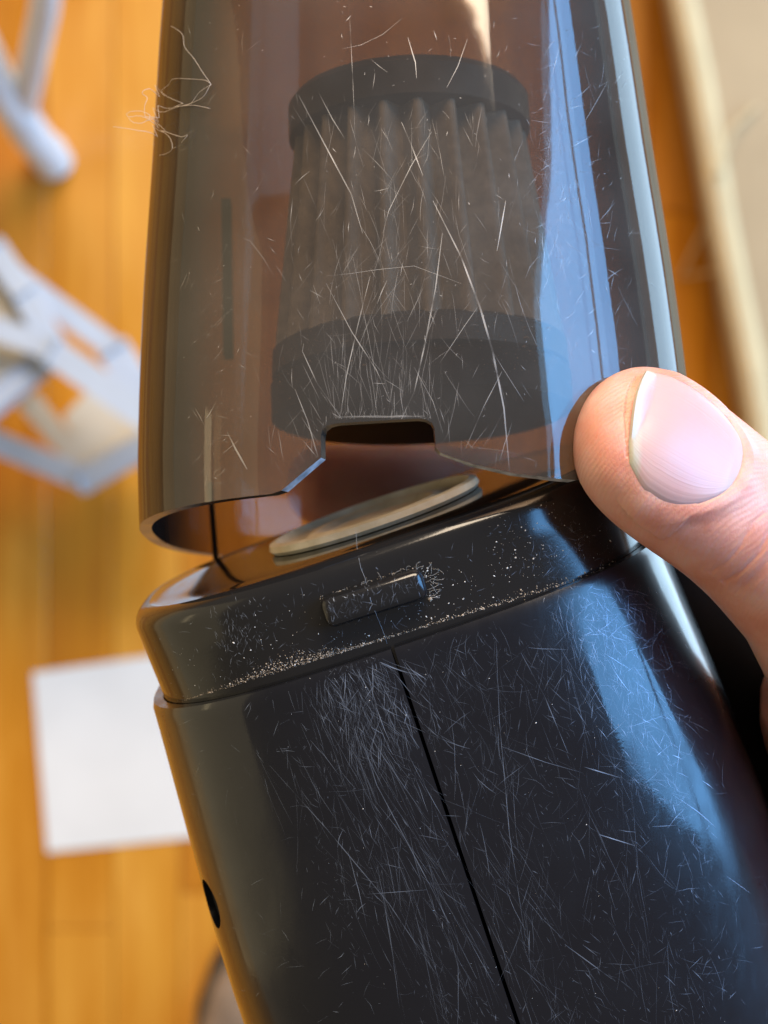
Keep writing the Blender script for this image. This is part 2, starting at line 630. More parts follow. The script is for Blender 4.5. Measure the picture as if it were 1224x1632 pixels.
def slipper():
    r = root('slipper', 'taupe slipper toe with a dark sole on the floor at bottom', 'slipper')
    c = P(400, 1700, H)
    L1 = Vector((0.12, 1, 0)).normalized(); X1 = Vector((L1.y, -L1.x, 0))
    def ring(s, w, z0, z1, n=20):
        return [c + L1 * s + X1 * (w * spow(math.cos(2 * math.pi * k / n), .85)) + Vector((0, 0, z0 + (z1 - z0) * (0.5 + 0.5 * spow(math.sin(2 * math.pi * k / n), .8))))
                for k in range(n)]
    def loft(name, rows, m):
        bm = bmesh.new()
        rr = [[bm.verts.new(p) for p in ring(*q)] for q in rows]
        for a, b in zip(rr, rr[1:]):
            for k in range(len(a)):
                bm.faces.new((a[k], a[(k + 1) % len(a)], b[(k + 1) % len(a)], b[k]))
        bm.faces.new(rr[0]); bm.faces.new(rr[-1][::-1])
        return bm_obj(name, bm, m, r, angle=60)
    loft('upper', [(-0.20, 0.030, .014, .075), (-0.12, 0.036, .014, .08), (-0.02, 0.043, .014, .072), (0.04, 0.045, .014, .058), (0.075, 0.040, .014, .046),
                   (0.096, 0.028, .015, .036), (0.106, 0.010, .017, .026)], M_SHOE)
    loft('sole', [(-0.21, 0.036, .0005, .016), (-0.02, 0.049, .0005, .016), (0.05, 0.052, .0005, .017), (0.09, 0.043, .0005, .018),
                  (0.116, 0.030, .0005, .020), (0.126, 0.012, .001, .019)], M_SOLE)


slipper()

# ------------------------------------------------------------------ dust cup (smoked canister)
TC = math.radians(8.0)
A_C = Vector((-0.042, math.cos(TC), -math.sin(TC))).normalized()
C_C = Vector((0.0046, -0.0019, H - 0.2434))           # centre of the rim
EX_C = (Vector((1, 0, 0)) - A_C * A_C.x).normalized()
EF_C = EX_C.cross(A_C).normalized()
RC = [(0.0, .0377), (0.010, .0377), (0.030, .0366), (0.05, .0349), (0.072, .0331), (0.095, .0305), (0.12, .026), (0.145, .020)]
N_C = 2.5


def can_pt(phi, t, off=0.0):
    r = sinterp(RC, t) + off
    return sect(C_C + A_C * t, EX_C, EF_C, r, r * 0.98, N_C, phi)


# rim outline: height above the rim plane (m) against surface angle, with the latch notch
def x2phi(x):
    s = max(-1, min(1, (x - 664) / 436.0))
    return math.atan2(s, 0.98 * (1 - abs(s) ** N_C) ** (1 / N_C))


PX = 1 / 13.55e3
NOTCH = [(455, 0.0), (470, 4), (527, 52), (527.8, 88), (530, 98), (538, 104), (548, 106), (662, 108), (672, 106), (680, 100), (683, 91), (683.8, 60),
         (681, 56), (690, 50), (735, 29), (790, 13), (850, 4), (900, 0)]
NOTCH = [(455, 0.0), (470, 4), (526.5, 52), (527.3, 88), (530, 98), (538, 104), (548, 106), (662, 107), (672, 105), (680, 99), (683, 90), (683.6, 58),
         (690, 50), (735, 29), (790, 13), (850, 4), (900, 0)]


def canister():
    r = root('dust_cup', 'scratched smoked translucent vacuum dust cup lifted open above the black body', 'dust cup')
    cols = [(x2phi(x), h * PX) for x, h in NOTCH]
    p0, p1 = cols[0][0], cols[-1][0]
    # subdivide the notch straights
    dense = []
    for (a, ha), (b, hb) in zip(cols, cols[1:]):
        n = max(1, int(abs(b - a) / 0.045))
        for k in range(n):
            q = k / n
            dense.append((a + (b - a) * q, ha + (hb - ha) * q))
    dense.append(cols[-1])
    rest = 110
    for k in range(1, rest):
        dense.append((p1 + (2 * math.pi - (p1 - p0)) * k / rest, 0.0))
    nt = 44
    T = 0.145
    vs, fs, mi = [], [], []
    ncol = len(dense)
    TH = -0.0016
    for off in (0.0, TH):
        for k in range(nt + 1):
            q = k / nt
            for phi, h in dense:
                t = h + (T - h) * (q ** 1.15)
                vs.append(can_pt(phi, t, off if k < nt else off))
    W_ = ncol
    base = (nt + 1) * W_
    for k in range(nt):
        for i in range(W_):
            j = (i + 1) % W_
            fs.append((k * W_ + i, k * W_ + j, (k + 1) * W_ + j, (k + 1) * W_ + i)); mi.append(0)
            fs.append((base + k * W_ + i, base + (k + 1) * W_ + i, base + (k + 1) * W_ + j, base + k * W_ + j)); mi.append(0)
    for i in range(W_):
        j = (i + 1) % W_
        hmid = (dense[i][1] + dense[j][1]) / 2
        slope = abs(dense[i][1] - dense[j][1])
        fs.append((i, base + i, base + j, j))
        mi.append(1 if (0.0002 < hmid < 0.0068 and 52 * PX > hmid) else 2)
        k = nt * W_
        fs.append((k + i, k + j, base + k + j, base + k + i)); mi.append(2)
    o = link_mesh('shell', vs, fs, None, r, angle=40, mats=[M_SMOKE, M_EDGE, M_RIM], midx=mi)
    return r, o


CUP, CUP_SHELL = canister()


def fin(name, parent, pts, w, m):
    bm = bmesh.new()
    for a, b in zip(pts, pts[1:]):
        d = b - a
        u = d.normalized()
        s = u.cross(Vector((0, 0, 1))).normalized()
        n = s.cross(u)
        box_bm(bm, (a + b) / 2, (u, s, n), (d.length / 2, w / 2, w), w * 0.2, 1)
    return bm_obj(name, bm, m, parent)


# moulded ribs inside the cup
fin('rib', CUP, [P(361, 322, 0.268), P(364, 568, 0.262)], 0.0010, M_DARK)
fin('rib', CUP, [P(852, 372, 0.262), P(850, 545, 0.256)], 0.0014, M_DARK)
fin('rib', CUP, [P(334, 770, 0.268), P(346, 912, 0.2655)], 0.00055, M_DARK)


# ------------------------------------------------------------------ pleated filter inside the cup
def filt():
    r = root('vacuum_filter', 'pale pleated cone filter with a charcoal cap seen inside the smoked cup', 'filter')
    cx = C_C + EX_C * 0.0014

    def ringp(rad, t, n, ph=0.0):
        return [cx + A_C * t + (EX_C * math.sin(2 * math.pi * k / n + ph) + EF_C * math.cos(2 * math.pi * k / n + ph)) * rad for k in range(n)]

    def lathe(name, prof, m, n=64, parent=r):
        bm = bmesh.new()
        rr = [[bm.verts.new(p) for p in ringp(a, t, n)] for a, t in prof]
        for a, b in zip(rr, rr[1:]):
            for k in range(n):
                bm.faces.new((a[k], a[(k + 1) % n], b[(k + 1) % n], b[k]))
        bm.faces.new(rr[0][::-1]); bm.faces.new(rr[-1])
        return bm_obj(name, bm, m, parent, angle=35)

    lathe('cap', [(.0166, .0556), (.0172, .0560), (.0172, .0605), (.0164, .0616), (.006, .0622)], M_CAP)
    lathe('base_ring', [(.0202, .0210), (.0208, .0214), (.0206, .0250), (.0196, .0256)], M_CAP)
    lathe('base_plate', [(.0202, .0150), (.0210, .0154), (.0210, .0202), (.0206, .0208), (.0203, .0211)], M_DARK, 96)
    lathe('core', [(.0150, .0254), (.0125, .0560)], M_CLOTH, 48)
    # pleats: one folded ridge each, copied round
    n = 22
    bm = bmesh.new()
    half = math.pi / n
    rows = []
    for k in range(7):
        q = k / 6
        t = .0250 + (.0562 - .0250) * q
        ro = .0204 + (.0164 - .0204) * q
        ri = .0158 + (.0134 - .0158) * q
        row = []
        for a, rad in ((-1, ri), (-.42, (ro + ri) / 2 + .0002), (-.22, ro - .0002), (0, ro), (.22, ro - .0002), (.42, (ro + ri) / 2 + .0002), (1, ri)):
            row.append(bm.verts.new(Vector((math.sin(a * half) * rad, t, math.cos(a * half) * rad))))
        rows.append(row)
    for a, b in zip(rows, rows[1:]):
        for i in range(6):
            bm.faces.new((a[i], a[i + 1], b[i + 1], b[i]))
    base = Matrix((EX_C, A_C, EF_C)).transposed().to_4x4()
    o0 = bm_obj('pleat', bm, M_CLOTH, r, angle=None)
    for k in range(n):
        o = o0 if k == 0 else o0.copy()
        if k:
            COL.objects.link(o)
            o.parent = r
        o.matrix_basis = Matrix.Translation(cx) @ base @ Matrix.Rotation(2 * math.pi * k / n + 0.05, 4, 'Y')


filt()

# ------------------------------------------------------------------ vacuum body
TB = 0.0953
AB_ANG = 0.327
A_B = Vector((-math.sin(AB_ANG) * math.cos(TB), math.cos(AB_ANG) * math.cos(TB), math.sin(TB))).normalized()
C_B = P(595.5, 829.6, 0.2404)
EX_B = Vector((math.cos(AB_ANG), math.sin(AB_ANG), 0))
EX_B = (EX_B - A_B * EX_B.dot(A_B)).normalized()
EF_B = EX_B.cross(A_B).normalized()
N_B = 2.88
RK_B = 0.86
RB = [(0, .0352), (.0124, .03564), (.030, .0369), (.05, .0382), (.075, .0384), (.10, .0383), (.13, .0375), (.155, .035), (.18, .028)]
PHI_S = -0.085
COLH = 0.0124


def body_pt(phi, t, off=0.0, rk=RK_B):
    r = sinterp(RB, t) + off
    return sect(C_B - A_B * t, EX_B, EF_B, r, r * rk, N_B, phi)


VAC = root('handheld_vacuum', 'black glossy handheld vacuum body with a scratched shell below the smoked cup', 'vacuum')


def collar():
    prof = []          # (inset, t)
    R = .03447
    bev = .0026
    for k in range(7):
        a = k / 6 * math.pi / 2
        prof.append((bev * (1 - math.sin(a)), bev * (1 - math.cos(a)) ))
    prof = [(bev - bev * math.sin(a), bev - bev * math.cos(a)) for a in [k / 6 * math.pi / 2 for k in range(7)]]
    prof += [(0.0001, .006), (.0003, .010), (.0005, COLH + .003), (.003, COLH + .0045)]
    n = 144
    vs, fs, mi = [], [], []
    for ins, t in prof:
        for k in range(n):
            vs.append(sect(C_B - A_B * t, EX_B, EF_B, R - ins, (R - ins) * RK_B, N_B, 2 * math.pi * k / n))
    for j in range(len(prof) - 1):
        for k in range(n):
            fs.append((j * n + k, (j + 1) * n + k, (j + 1) * n + (k + 1) % n, j * n + (k + 1) % n))
            mi.append(0)
    o = link_mesh('collar', vs, fs, M_COLLAR, VAC, angle=50)
    # top face, slightly dished, a mesh of its own
    vs, fs = [], []
    rr = [R - bev, R - bev - .0012, .028, .020, .016]
    dz = [0.0, -.00025, .0, .0, .0]
    for a, z in zip(rr, dz):
        for k in range(n):
            vs.append(sect(C_B + A_B * z, EX_B, EF_B, a, a * (RK_B if a > .03 else .9), N_B if a > .03 else 2.3, 2 * math.pi * k / n))
    for j in range(len(rr) - 1):
        for k in range(n):
            fs.append((j * n + k, j * n + (k + 1) % n, (j + 1) * n + (k + 1) % n, (j + 1) * n + k)[::-1])
    fs.append(tuple(range((len(rr) - 1) * n, len(rr) * n))[::-1])
    o2 = link_mesh('collar_top', vs, fs, M_TOP, VAC, angle=30)
    return o


COLLAR = collar()


def inlet():
    cx = C_B + EX_B * .0003 + EF_B * 0.000
    n = 72
    prof = [(.0147, .0001), (.0151, .0006), (.0149, .0014), (.0140, .0016), (.0133, .0007), (.0100, .0005), (.0092, .0011), (.0080, .0011), (.0072, .0005), (.003, .0007)]
    bm = bmesh.new()
    rr = [[bm.verts.new(cx + A_B * t + (EX_B * math.sin(2 * math.pi * k / n) + EF_B * math.cos(2 * math.pi * k / n)) * a) for k in range(n)] for a, t in prof]
    for a, b in zip(rr, rr[1:]):
        for k in range(n):
            bm.faces.new((a[k], a[(k + 1) % n], b[(k + 1) % n], b[k]))
    bm.faces.new(rr[-1])
    o = bm_obj('inlet_disc', bm, M_BRASS, VAC, angle=50)
    o['label'] = 'pale brassy round inlet disc on the collar top'


inlet()


def shell_half(name, lo, hi):
    """one moulded half of the body, closed shell with 1.6 mm wall"""
    n, nt = 72, 60
    T0, T1 = COLH, .18
    vs, fs = [], []
    for off in (0.0, -.0016):
        for k in range(nt + 1):
            q = k / nt
            t = T0 + (T1 - T0) * (q ** 1.3)
            o_ = off
            ins = 0.0
            if off == 0.0:
                d = t - T0
                if d < .0005:
                    ins = -.0003 * (1 - d / .0005)
            for i in range(n + 1):
                phi = lo + (hi - lo) * i / n
                edge = 0.0
                if off == 0.0 and i in (0, n):
                    edge = -.00008
                vs.append(body_pt(phi, t, o_ + ins + edge + .0002))
    Wd = n + 1
    B = (nt + 1) * Wd
    for k in range(nt):
        for i in range(n):
            fs.append((k * Wd + i, (k + 1) * Wd + i, (k + 1) * Wd + i + 1, k * Wd + i + 1))
            fs.append((B + k * Wd + i, B + k * Wd + i + 1, B + (k + 1) * Wd + i + 1, B + (k + 1) * Wd + i))
        for i, fl in ((0, False), (n, True)):
            f = (k * Wd + i, B + k * Wd + i, B + (k + 1) * Wd + i, (k + 1) * Wd + i)
            fs.append(f[::-1] if fl else f)
    for i in range(n):
        for k, fl in ((0, True), (nt, False)):
            f = (k * Wd + i, B + k * Wd + i, B + k * Wd + i + 1, k * Wd + i + 1)
            fs.append(f[::-1] if fl else f)
    me = bpy.data.meshes.new(name)
    me.from_pydata([tuple(v) for v in vs], [], fs)
    bm = bmesh.new(); bm.from_mesh(me)
    bmesh.ops.recalc_face_normals(bm, faces=bm.faces)
    o = bm_obj(name, bm, M_BODY, VAC, angle=40)
    return o


GAP = 0.0072
SH_R = shell_half('shell_half', PHI_S + GAP, PHI_S + math.pi - GAP)
SH_L = shell_half('shell_half', PHI_S - math.pi + GAP, PHI_S - GAP)


def screw_well():
    # round recess in the left flank, cut into the shell, with a cup behind it
    p = None
    bvh = BVHTree.FromObject(SH_L, bpy.context.evaluated_depsgraph_get())
    best = None
    t0 = 0.0
    for k in range(400):
        t = .03 + k * .0001
        q = body_pt(math.radians(-86), t)
        d = H - q.z
        v = 816 - q.y / d * F
        if best is None or abs(v - 1398) < best[0]:
            best = (abs(v - 1398), t)
    t = best[1]
    ph = math.radians(-66)
    q = body_pt(ph, t)
    _, nrm, _, _ = bvh.find_nearest(q)
    nrm = nrm.normalized()
    if nrm.x > 0: nrm = -nrm
    u, a, b = frame_for(nrm)
    bm = bmesh.new()
    tube_bm(bm, [q - nrm * .0045, q + nrm * .006], .0033, 32)
    bmesh.ops.recalc_face_normals(bm, faces=bm.faces)
    cut = bm_obj('cutter', bm, M_DARK, None)
    md = SH_L.modifiers.new('cut', 'BOOLEAN')
    md.operation = 'DIFFERENCE'
    md.object = cut
    md.solver = 'EXACT'
    dg = bpy.context.evaluated_depsgraph_get()
    me = bpy.data.meshes.new_from_object(SH_L.evaluated_get(dg))
    SH_L.modifiers.clear()
    SH_L.data = me
    me.set_sharp_from_angle(angle=math.radians(40))
    bpy.data.objects.remove(cut)
    bm = bmesh.new()
    n = 32
    prof = [(.00295, .0), (.00295, -.004), (.0006, -.0042)]
    prof = [(.0032, -.0009), (.0031, -.0022), (.0021, -.0024), (.0020, -.0016), (.0004, -.0014)]
    rr = [[bm.verts.new(q + nrm * h + (a * math.cos(2 * math.pi * k / n) + b * math.sin(2 * math.pi * k / n)) * rad) for k in range(n)] for rad, h in prof]
    for x, y in zip(rr, rr[1:]):
        for k in range(n):
            bm.faces.new((x[k], x[(k + 1) % n], y[(k + 1) % n], y[k]))
    bm.faces.new(rr[-1])
    bm_obj('screw_well', bm, M_CAP, VAC, angle=40)


screw_well()


def latch():
    dg = bpy.context.evaluated_depsgraph_get()
    bvh = BVHTree.FromObject(COLLAR, dg)
    o = Vector((0, 0, H))
    c = P(596, 951, 1.0)
    hit = bvh.ray_cast(o, (c - o).normalized())
    n = hit[1].normalized()
    l_, r_ = P(512, 977, .2), P(680, 924, .2)
    u = (r_ - l_)
    u = (u - n * u.dot(n)).normalized()
    w = n.cross(u)
    bm = bmesh.new()
    box_bm(bm, hit[0] + n * .0004, (u, w, n), (.0064, .0019, .0018), .0011, 4)
    ob = bm_obj('latch', bm, M_COLLAR, VAC, angle=60)
    return ob


LATCH = latch()


def shade_block():  # added black block in place of the deep shade between body and hand
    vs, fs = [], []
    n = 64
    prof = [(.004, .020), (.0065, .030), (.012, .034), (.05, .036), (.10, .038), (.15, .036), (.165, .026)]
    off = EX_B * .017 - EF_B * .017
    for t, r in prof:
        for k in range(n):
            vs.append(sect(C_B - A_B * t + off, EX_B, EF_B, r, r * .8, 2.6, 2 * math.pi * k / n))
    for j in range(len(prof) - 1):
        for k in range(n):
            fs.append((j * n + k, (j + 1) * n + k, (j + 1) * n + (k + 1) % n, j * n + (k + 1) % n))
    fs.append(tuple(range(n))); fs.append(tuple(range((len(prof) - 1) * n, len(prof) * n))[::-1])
    link_mesh('shade_block', vs, fs, M_SHADE, VAC, angle=50)


shade_block()


# ------------------------------------------------------------------ the hand
def skin_mat():
    m, nt, b, out = mat('skin')
    L = nt.links.new
    tc = nn(nt, 'ShaderNodeTexCoord')
    n = nn(nt, 'ShaderNodeTexNoise', i_Scale=130.0, i_Detail=4.0)
    L(tc.outputs['Object'], n.inputs['Vector'])
    r = ramp(nt, [(0.30, (0.70, 0.27, 0.18)), (0.50, (0.81, 0.385, 0.29)), (0.72, (0.86, 0.52, 0.43))])
    L(n.outputs['Fac'], r.inputs[0])
    L(r.outputs[0], b.inputs['Base Color'])
    b.inputs['Subsurface Weight'].default_value = 0.6
    b.inputs['Subsurface Radius'].default_value = (1.0, 0.38, 0.18)
    b.inputs['Subsurface Scale'].default_value = 0.0022
    b.inputs['Roughness'].default_value = 0.42
    v = nn(nt, 'ShaderNodeTexVoronoi', i_Scale=2600.0, feature='DISTANCE_TO_EDGE')
    n2 = nn(nt, 'ShaderNodeTexNoise', i_Scale=420.0, i_Detail=5.0)
    mp = nn(nt, 'ShaderNodeMapping')
    mp.inputs['Rotation'].default_value = (0.3, 0.2, 0.6)
    mp.inputs['Scale'].default_value = (1.0, 0.45, 1.0)
    L(tc.outputs['Object'], mp.inputs[0]); L(mp.outputs[0], v.inputs['Vector'])
    L(mp.outputs[0], n2.inputs['Vector'])
    wv = nn(nt, 'ShaderNodeTexWave', i_Scale=560.0, i_Distortion=6.0, i_Detail=2.0)
    wv.inputs['Detail Scale'].default_value = 0.35
    mw = nn(nt, 'ShaderNodeMapping')
    mw.inputs['Rotation'].default_value = (0.2, 0.5, 0.9)
    L(tc.outputs['Object'], mw.inputs[0]); L(mw.outputs[0], wv.inputs['Vector'])
    h0 = math_node(nt, 'MULTIPLY', wv.outputs['Fac'], 0.30)
    h = math_node(nt, 'ADD', math_node(nt, 'MULTIPLY', math_node(nt, 'MINIMUM', v.outputs['Distance'], 0.12), 1.6), n2.outputs['Fac'])
    bp = nn(nt, 'ShaderNodeBump', i_Strength=0.50, i_Distance=0.00018)
    L(math_node(nt, 'ADD', h, h0), bp.inputs['Height']); L(bp.outputs[0], b.inputs['Normal'])
    rr = nn(nt, 'ShaderNodeMapRange')
    rr.inputs['To Min'].default_value = 0.30
    rr.inputs['To Max'].default_value = 0.58
    L(n2.outputs['Fac'], rr.inputs[0]); L(rr.outputs[0], b.inputs['Roughness'])
    return m


def nail_mat():
    m, nt, b, out = mat('fingernail')
    L = nt.links.new
    at = nn(nt, 'ShaderNodeAttribute'); at.attribute_name = 'along'
    r = ramp(nt, [(0.0, (0.60, 0.54, 0.43)), (0.05, (0.62, 0.54, 0.45)), (0.10, (0.66, 0.41, 0.37)), (0.5, (0.65, 0.38, 0.36)), (0.84, (0.66, 0.41, 0.39)), (1.0, (0.70, 0.50, 0.46))])
    L(at.outputs['Fac'], r.inputs[0]); L(r.outputs[0], b.inputs['Base Color'])
    b.inputs['Roughness'].default_value = 0.30
    b.inputs['Subsurface Weight'].default_value = 0.35
    b.inputs['Subsurface Radius'].default_value = (1.0, 0.45, 0.3)
    b.inputs['Subsurface Scale'].default_value = 0.0015
    ac = nn(nt, 'ShaderNodeAttribute'); ac.attribute_name = 'across'
    w = nn(nt, 'ShaderNodeTexNoise', noise_dimensions='1D', i_Scale=26.0, i_Detail=3.0)
    L(ac.outputs['Fac'], w.inputs['W'])
    bp = nn(nt, 'ShaderNodeBump', i_Strength=0.35, i_Distance=0.0001)
    L(w.outputs['Fac'], bp.inputs['Height']); L(bp.outputs[0], b.inputs['Normal'])
    return m


M_SKIN = skin_mat()
M_NAIL = nail_mat()

TH_E1 = Vector((-.78, .58, .28)).normalized()
TH_N = Vector((.52, .36, .78))
TH_N = (TH_N - TH_E1 * TH_N.dot(TH_E1)).normalized()
TH_E2 = TH_E1.cross(TH_N).normalized()      # across, towards the upper right
TH_T = P(940, 637, .2088)
MM = 0.001
HW = [(0, .3), (.6, 3.4), (1.6, 5.6), (3, 7.5), (5, 9.1), (8, 10.1), (12, 10.5), (17, 10.4), (22, 10.0), (27, 9.9), (32, 10.4), (40, 12), (52, 15)]
HT = [(0, .2), (.6, 2.0), (1.6, 3.3), (3, 4.5), (5, 5.6), (8, 6.6), (12, 7.3), (17, 7.8), (22, 8.3), (27, 8.8), (32, 9.2), (40, 10), (52, 11)]
HB = [(0, .3), (.6, 2.6), (1.6, 4.2), (3, 5.6), (5, 6.8), (8, 7.6), (12, 8.0), (17, 7.8), (22, 7.8), (27, 8.4), (32, 9.4), (40, 11), (52, 13)]


NB = -1.4          # the nail sits a little towards the lower side of the thumb


def nail_hw(u):
    return (1 - .20 * max(0.0, 1 - u / .22) ** 2) * 8.3 * max(0.0, 1 - max(0.0, (u - .30) / .71) ** 2.15) ** (1 / 2.15) * (1 - .05 * (1 - u))


def nail_a(u, b):
    """distance from the tip (mm) at nail parameter u (0 free edge, 1 cuticle) and across offset b (mm)"""
    fe = 2.7 - .10 * b + .040 * b * b
    cu = 17.9
    return fe + (cu - fe) * u


def top_h(a, b):
    hw, ht = sinterp(HW, a), sinterp(HT, a)
    k = min(1, abs(b) / hw)
    return ht * (1 - k ** 2.3) ** (1 / 2.3)


def th_pt(a, b, h):
    return TH_T - TH_E1 * (a * MM) + TH_E2 * (b * MM) + TH_N * (h * MM)


def loft_bm(bm, rings):
    rr = [[bm.verts.new(p) for p in r] for r in rings]
    n = len(rr[0])
    for a, b in zip(rr, rr[1:]):
        for k in range(n):
            bm.faces.new((a[k], a[(k + 1) % n], b[(k + 1) % n], b[k]))
    bm.faces.new(rr[0][::-1]); bm.faces.new(rr[-1])


def oval(c, ax, ay, rx, ry, n=28, e=2.2):
    return [c + ax * (rx * spow(math.cos(2 * math.pi * k / n), 2 / e)) + ay * (ry * spow(math.sin(2 * math.pi * k / n), 2 / e)) for k in range(n)]


def capsule_chain(bm, pts, rads, n=18):
    """a finger: rings along a smooth path with rounded end"""
    P_ = [Vector(p) for p in pts]
    dense, dr = [], []
    N = len(P_)
    for i in range(N - 1):
        p0, p1, p2, p3 = P_[max(i - 1, 0)], P_[i], P_[i + 1], P_[min(i + 2, N - 1)]
        for k in range(6):
            q = k / 6
            dense.append(0.5 * ((2 * p1) + (p2 - p0) * q + (2 * p0 - 5 * p1 + 4 * p2 - p3) * q * q + (3 * p1 - p0 - 3 * p2 + p3) * q ** 3))
            dr.append(rads[i] + (rads[i + 1] - rads[i]) * q)
    dense.append(P_[-1]); dr.append(rads[-1])
    d = (dense[-1] - dense[-2]).normalized()
    r0 = rads[-1]
    for k in range(1, 5):
        a = k / 5 * math.pi / 2
        dense.append(P_[-1] + d * (r0 * math.sin(a)))
        dr.append(r0 * math.cos(a) + .0002)
    tube_bm(bm, dense, dr, n)


def hand():
    bm = bmesh.new()
    rings = []
    n = 56
    a = 0.0
    samples = [0, .3, .6, 1, 1.6, 2.3, 3, 4, 5, 6.5, 8, 10, 12, 14, 16, 18, 20, 22, 24, 26, 28, 30]
    for a in samples:
        hw, ht, hb = sinterp(HW, a), sinterp(HT, a), sinterp(HB, a)
        row = []
        for k in range(n):
            t = 2 * math.pi * k / n
            x, y = math.cos(t), math.sin(t)
            row.append(th_pt(a, hw * spow(x, 2 / 2.3), (ht if y > 0 else hb) * spow(y, 2 / 2.3)))
        rings.append(row)
    # the thumb bends at the joint and runs into the ball of the thumb
    c = th_pt(30, 0, 0)
    e1 = -TH_E1
    tgt = [(Vector((.76, -.58, -.25)), 6), (Vector((.66, -.68, -.36)), 8), (Vector((.56, -.76, -.40)), 10), (Vector((.50, -.76, -.48)), 12), (Vector((.5, -.70, -.55)), 12)]
    aa = 30
    for dv, st in tgt:
        dv = dv.normalized()
        c = c + dv * (st * MM)
        aa += st
        nx = (TH_N - dv * TH_N.dot(dv)).normalized()
        bx = (-dv).cross(nx).normalized()
        k_ = min(1.5, 1 + (aa - 30) / 60)
        row = []
        for k in range(n):
            t = 2 * math.pi * k / n
            x, y = math.cos(t), math.sin(t)
            row.append(c + bx * (10.2 * k_ * MM * spow(x, 2 / 2.2)) + nx * ((9.2 if y > 0 else 9.2) * k_ * MM * spow(y, 2 / 2.2)))
        rings.append(row)
    loft_bm(bm, rings)
    base = c.copy()
    # palm and forearm
    wr = Vector((.150, -.105, H - .225))
    kn = Vector((.086, -.050, H - .300))
    dv = (kn - wr).normalized()
    wide = (A_B - dv * A_B.dot(dv)).normalized()
    thick = dv.cross(wide).normalized()
    rows = []
    for q, w, t in ((-1.9, .026, .026), (-1.2, .026, .024), (-.5, .027, .021), (0, .028, .019), (.25, .034, .018), (.5, .039, .017), (.75, .041, .015), (.95, .040, .012), (1.04, .036, .008)):
        cc = wr + (kn - wr) * q if q >= 0 else wr + Vector((.12, -.09, .05)) * (-q / 1.2)
        rows.append(oval(cc, wide, thick, w, t))
    loft_bm(bm, rows)
    # ball of the thumb
    capsule_chain(bm, [base - Vector((.012, -.016, -.01)), base, wr + (kn - wr) * .35], [.0145, .017, .018])
    # four fingers behind the body
    for i, (ln, rad) in enumerate(((.92, .0085), (1.0, .0088), (.95, .0082), (.80, .0072))):
        s = kn + wide * (.029 - .0192 * i)
        back = H - .3115
        pts = [s - dv * .01, s + dv * .006, Vector((s.x - .022 * ln, s.y, back - .004)) + wide * (.001 * i), Vector((s.x - .050 * ln, s.y + .004, back)), Vector((s.x - .072 * ln, s.y + .006, back + .004))]
        if i == 0:
            pts = [s - dv * .01, s + dv * .006, Vector((.052, -.010, H - .3075)), Vector((.022, .002, H - .2965)), Vector((-.0095, .0045, H - .2925))]
        capsule_chain(bm, pts, [rad * 1.12, rad * 1.12, rad, rad * .94, rad * .82])
    bmesh.ops.recalc_face_normals(bm, faces=bm.faces)
    me = bpy.data.meshes.new('hand')
    bm.to_mesh(me); bm.free()
    o = bpy.data.objects.new('hand', me)
    COL.objects.link(o)
    md = o.modifiers.new('r', 'REMESH')
    md.mode = 'VOXEL'
    md.voxel_size = 0.0006
    sm = o.modifiers.new('s', 'SMOOTH')
    sm.iterations = 6
    sm.factor = 0.5
    dg = bpy.context.evaluated_depsgraph_get()
    me2 = bpy.data.meshes.new_from_object(o.evaluated_get(dg))
    o.modifiers.clear()
    o.data = me2
    me2.name = 'hand'
    # refine the thumb end, then press the nail bed and raise the folds round it
    bm = bmesh.new(); bm.from_mesh(me2)
    def loc(p):
        d = p - TH_T
        return -d.dot(TH_E1) / MM, d.dot(TH_E2) / MM, d.dot(TH_N) / MM
    fs = []
    for f in bm.faces:
        a, b, h = loc(f.calc_center_median())
        if -1 < a < 26 and abs(b) < 13 and h > 0:
            fs.append(f)
    es = list({e for f in fs for e in f.edges})
    bmesh.ops.subdivide_edges(bm, edges=es, cuts=2, use_grid_fill=True)
    for v in bm.verts:
        a, b, h = loc(v.co)
        if not (-1 < a < 34 and abs(b) < 14 and h > -4):
            continue
        # nail coordinates
        fe = 2.7 - .10 * b + .040 * b * b
        u = (a - fe) / (17.9 - fe)
        hw = nail_hw(max(0, min(1, u))) if u < 1 else 0
        bb = abs(b - NB)
        dlat = bb - hw if u < 1 else math.hypot(max(0, a - 17.9), max(0, bb - 2))
        if u >= .75:
            dd = min(abs(dlat), 99)
            dcut = a - (fe + (17.9 - fe) * (.30 + .71 * (max(0, 1 - (min(bb, 8.3) / 8.3) ** 2.15)) ** (1 / 2.15)))
            dlat = max(dcut, -9) if dcut > -3 else min(dlat, dcut)
        disp = 0.0
        if h > 0 and u > -.02:
            if dlat < 0:
                k = min(1, -dlat / .8)
                disp = .34 - .58 * k * k * (3 - 2 * k)
            elif dlat < 3.4:
                k = dlat / 3.4
                disp = .34 + .16 * math.sin(min(1, k * 3) * math.pi / 2) if k < .34 else .50 * (1 - ((k - .34) / .66)) ** 1.6
            disp *= min(1, max(0, (u + .02) / .25)) if disp > 0 else 1
        # knuckle creases
        if h > 0 and a > 21:
            disp += -0.20 * math.exp(-((a - 24.6 - .6 * math.sin(b * .5)) / .33) ** 2) - 0.24 * math.exp(-((a - 26.8 + .5 * math.sin(b * .7)) / .4) ** 2) - 0.12 * math.exp(-((a - 22.6 + .4 * math.sin(b * .9 + 1)) / .3) ** 2)
        if disp:
            nrm = (TH_N * .8 + v.normal * .2).normalized() if dlat < 0 else v.normal
            v.co += nrm * (disp * MM)
    bm.to_mesh(me2); bm.free()
    me2.materials.clear()
    me2.materials.append(M_SKIN)
    me2.polygons.foreach_set('use_smooth', [True] * len(me2.polygons))
    tag(o, 'hand pressing its bare thumb on the right edge of the smoked cup', 'hand')
    return o


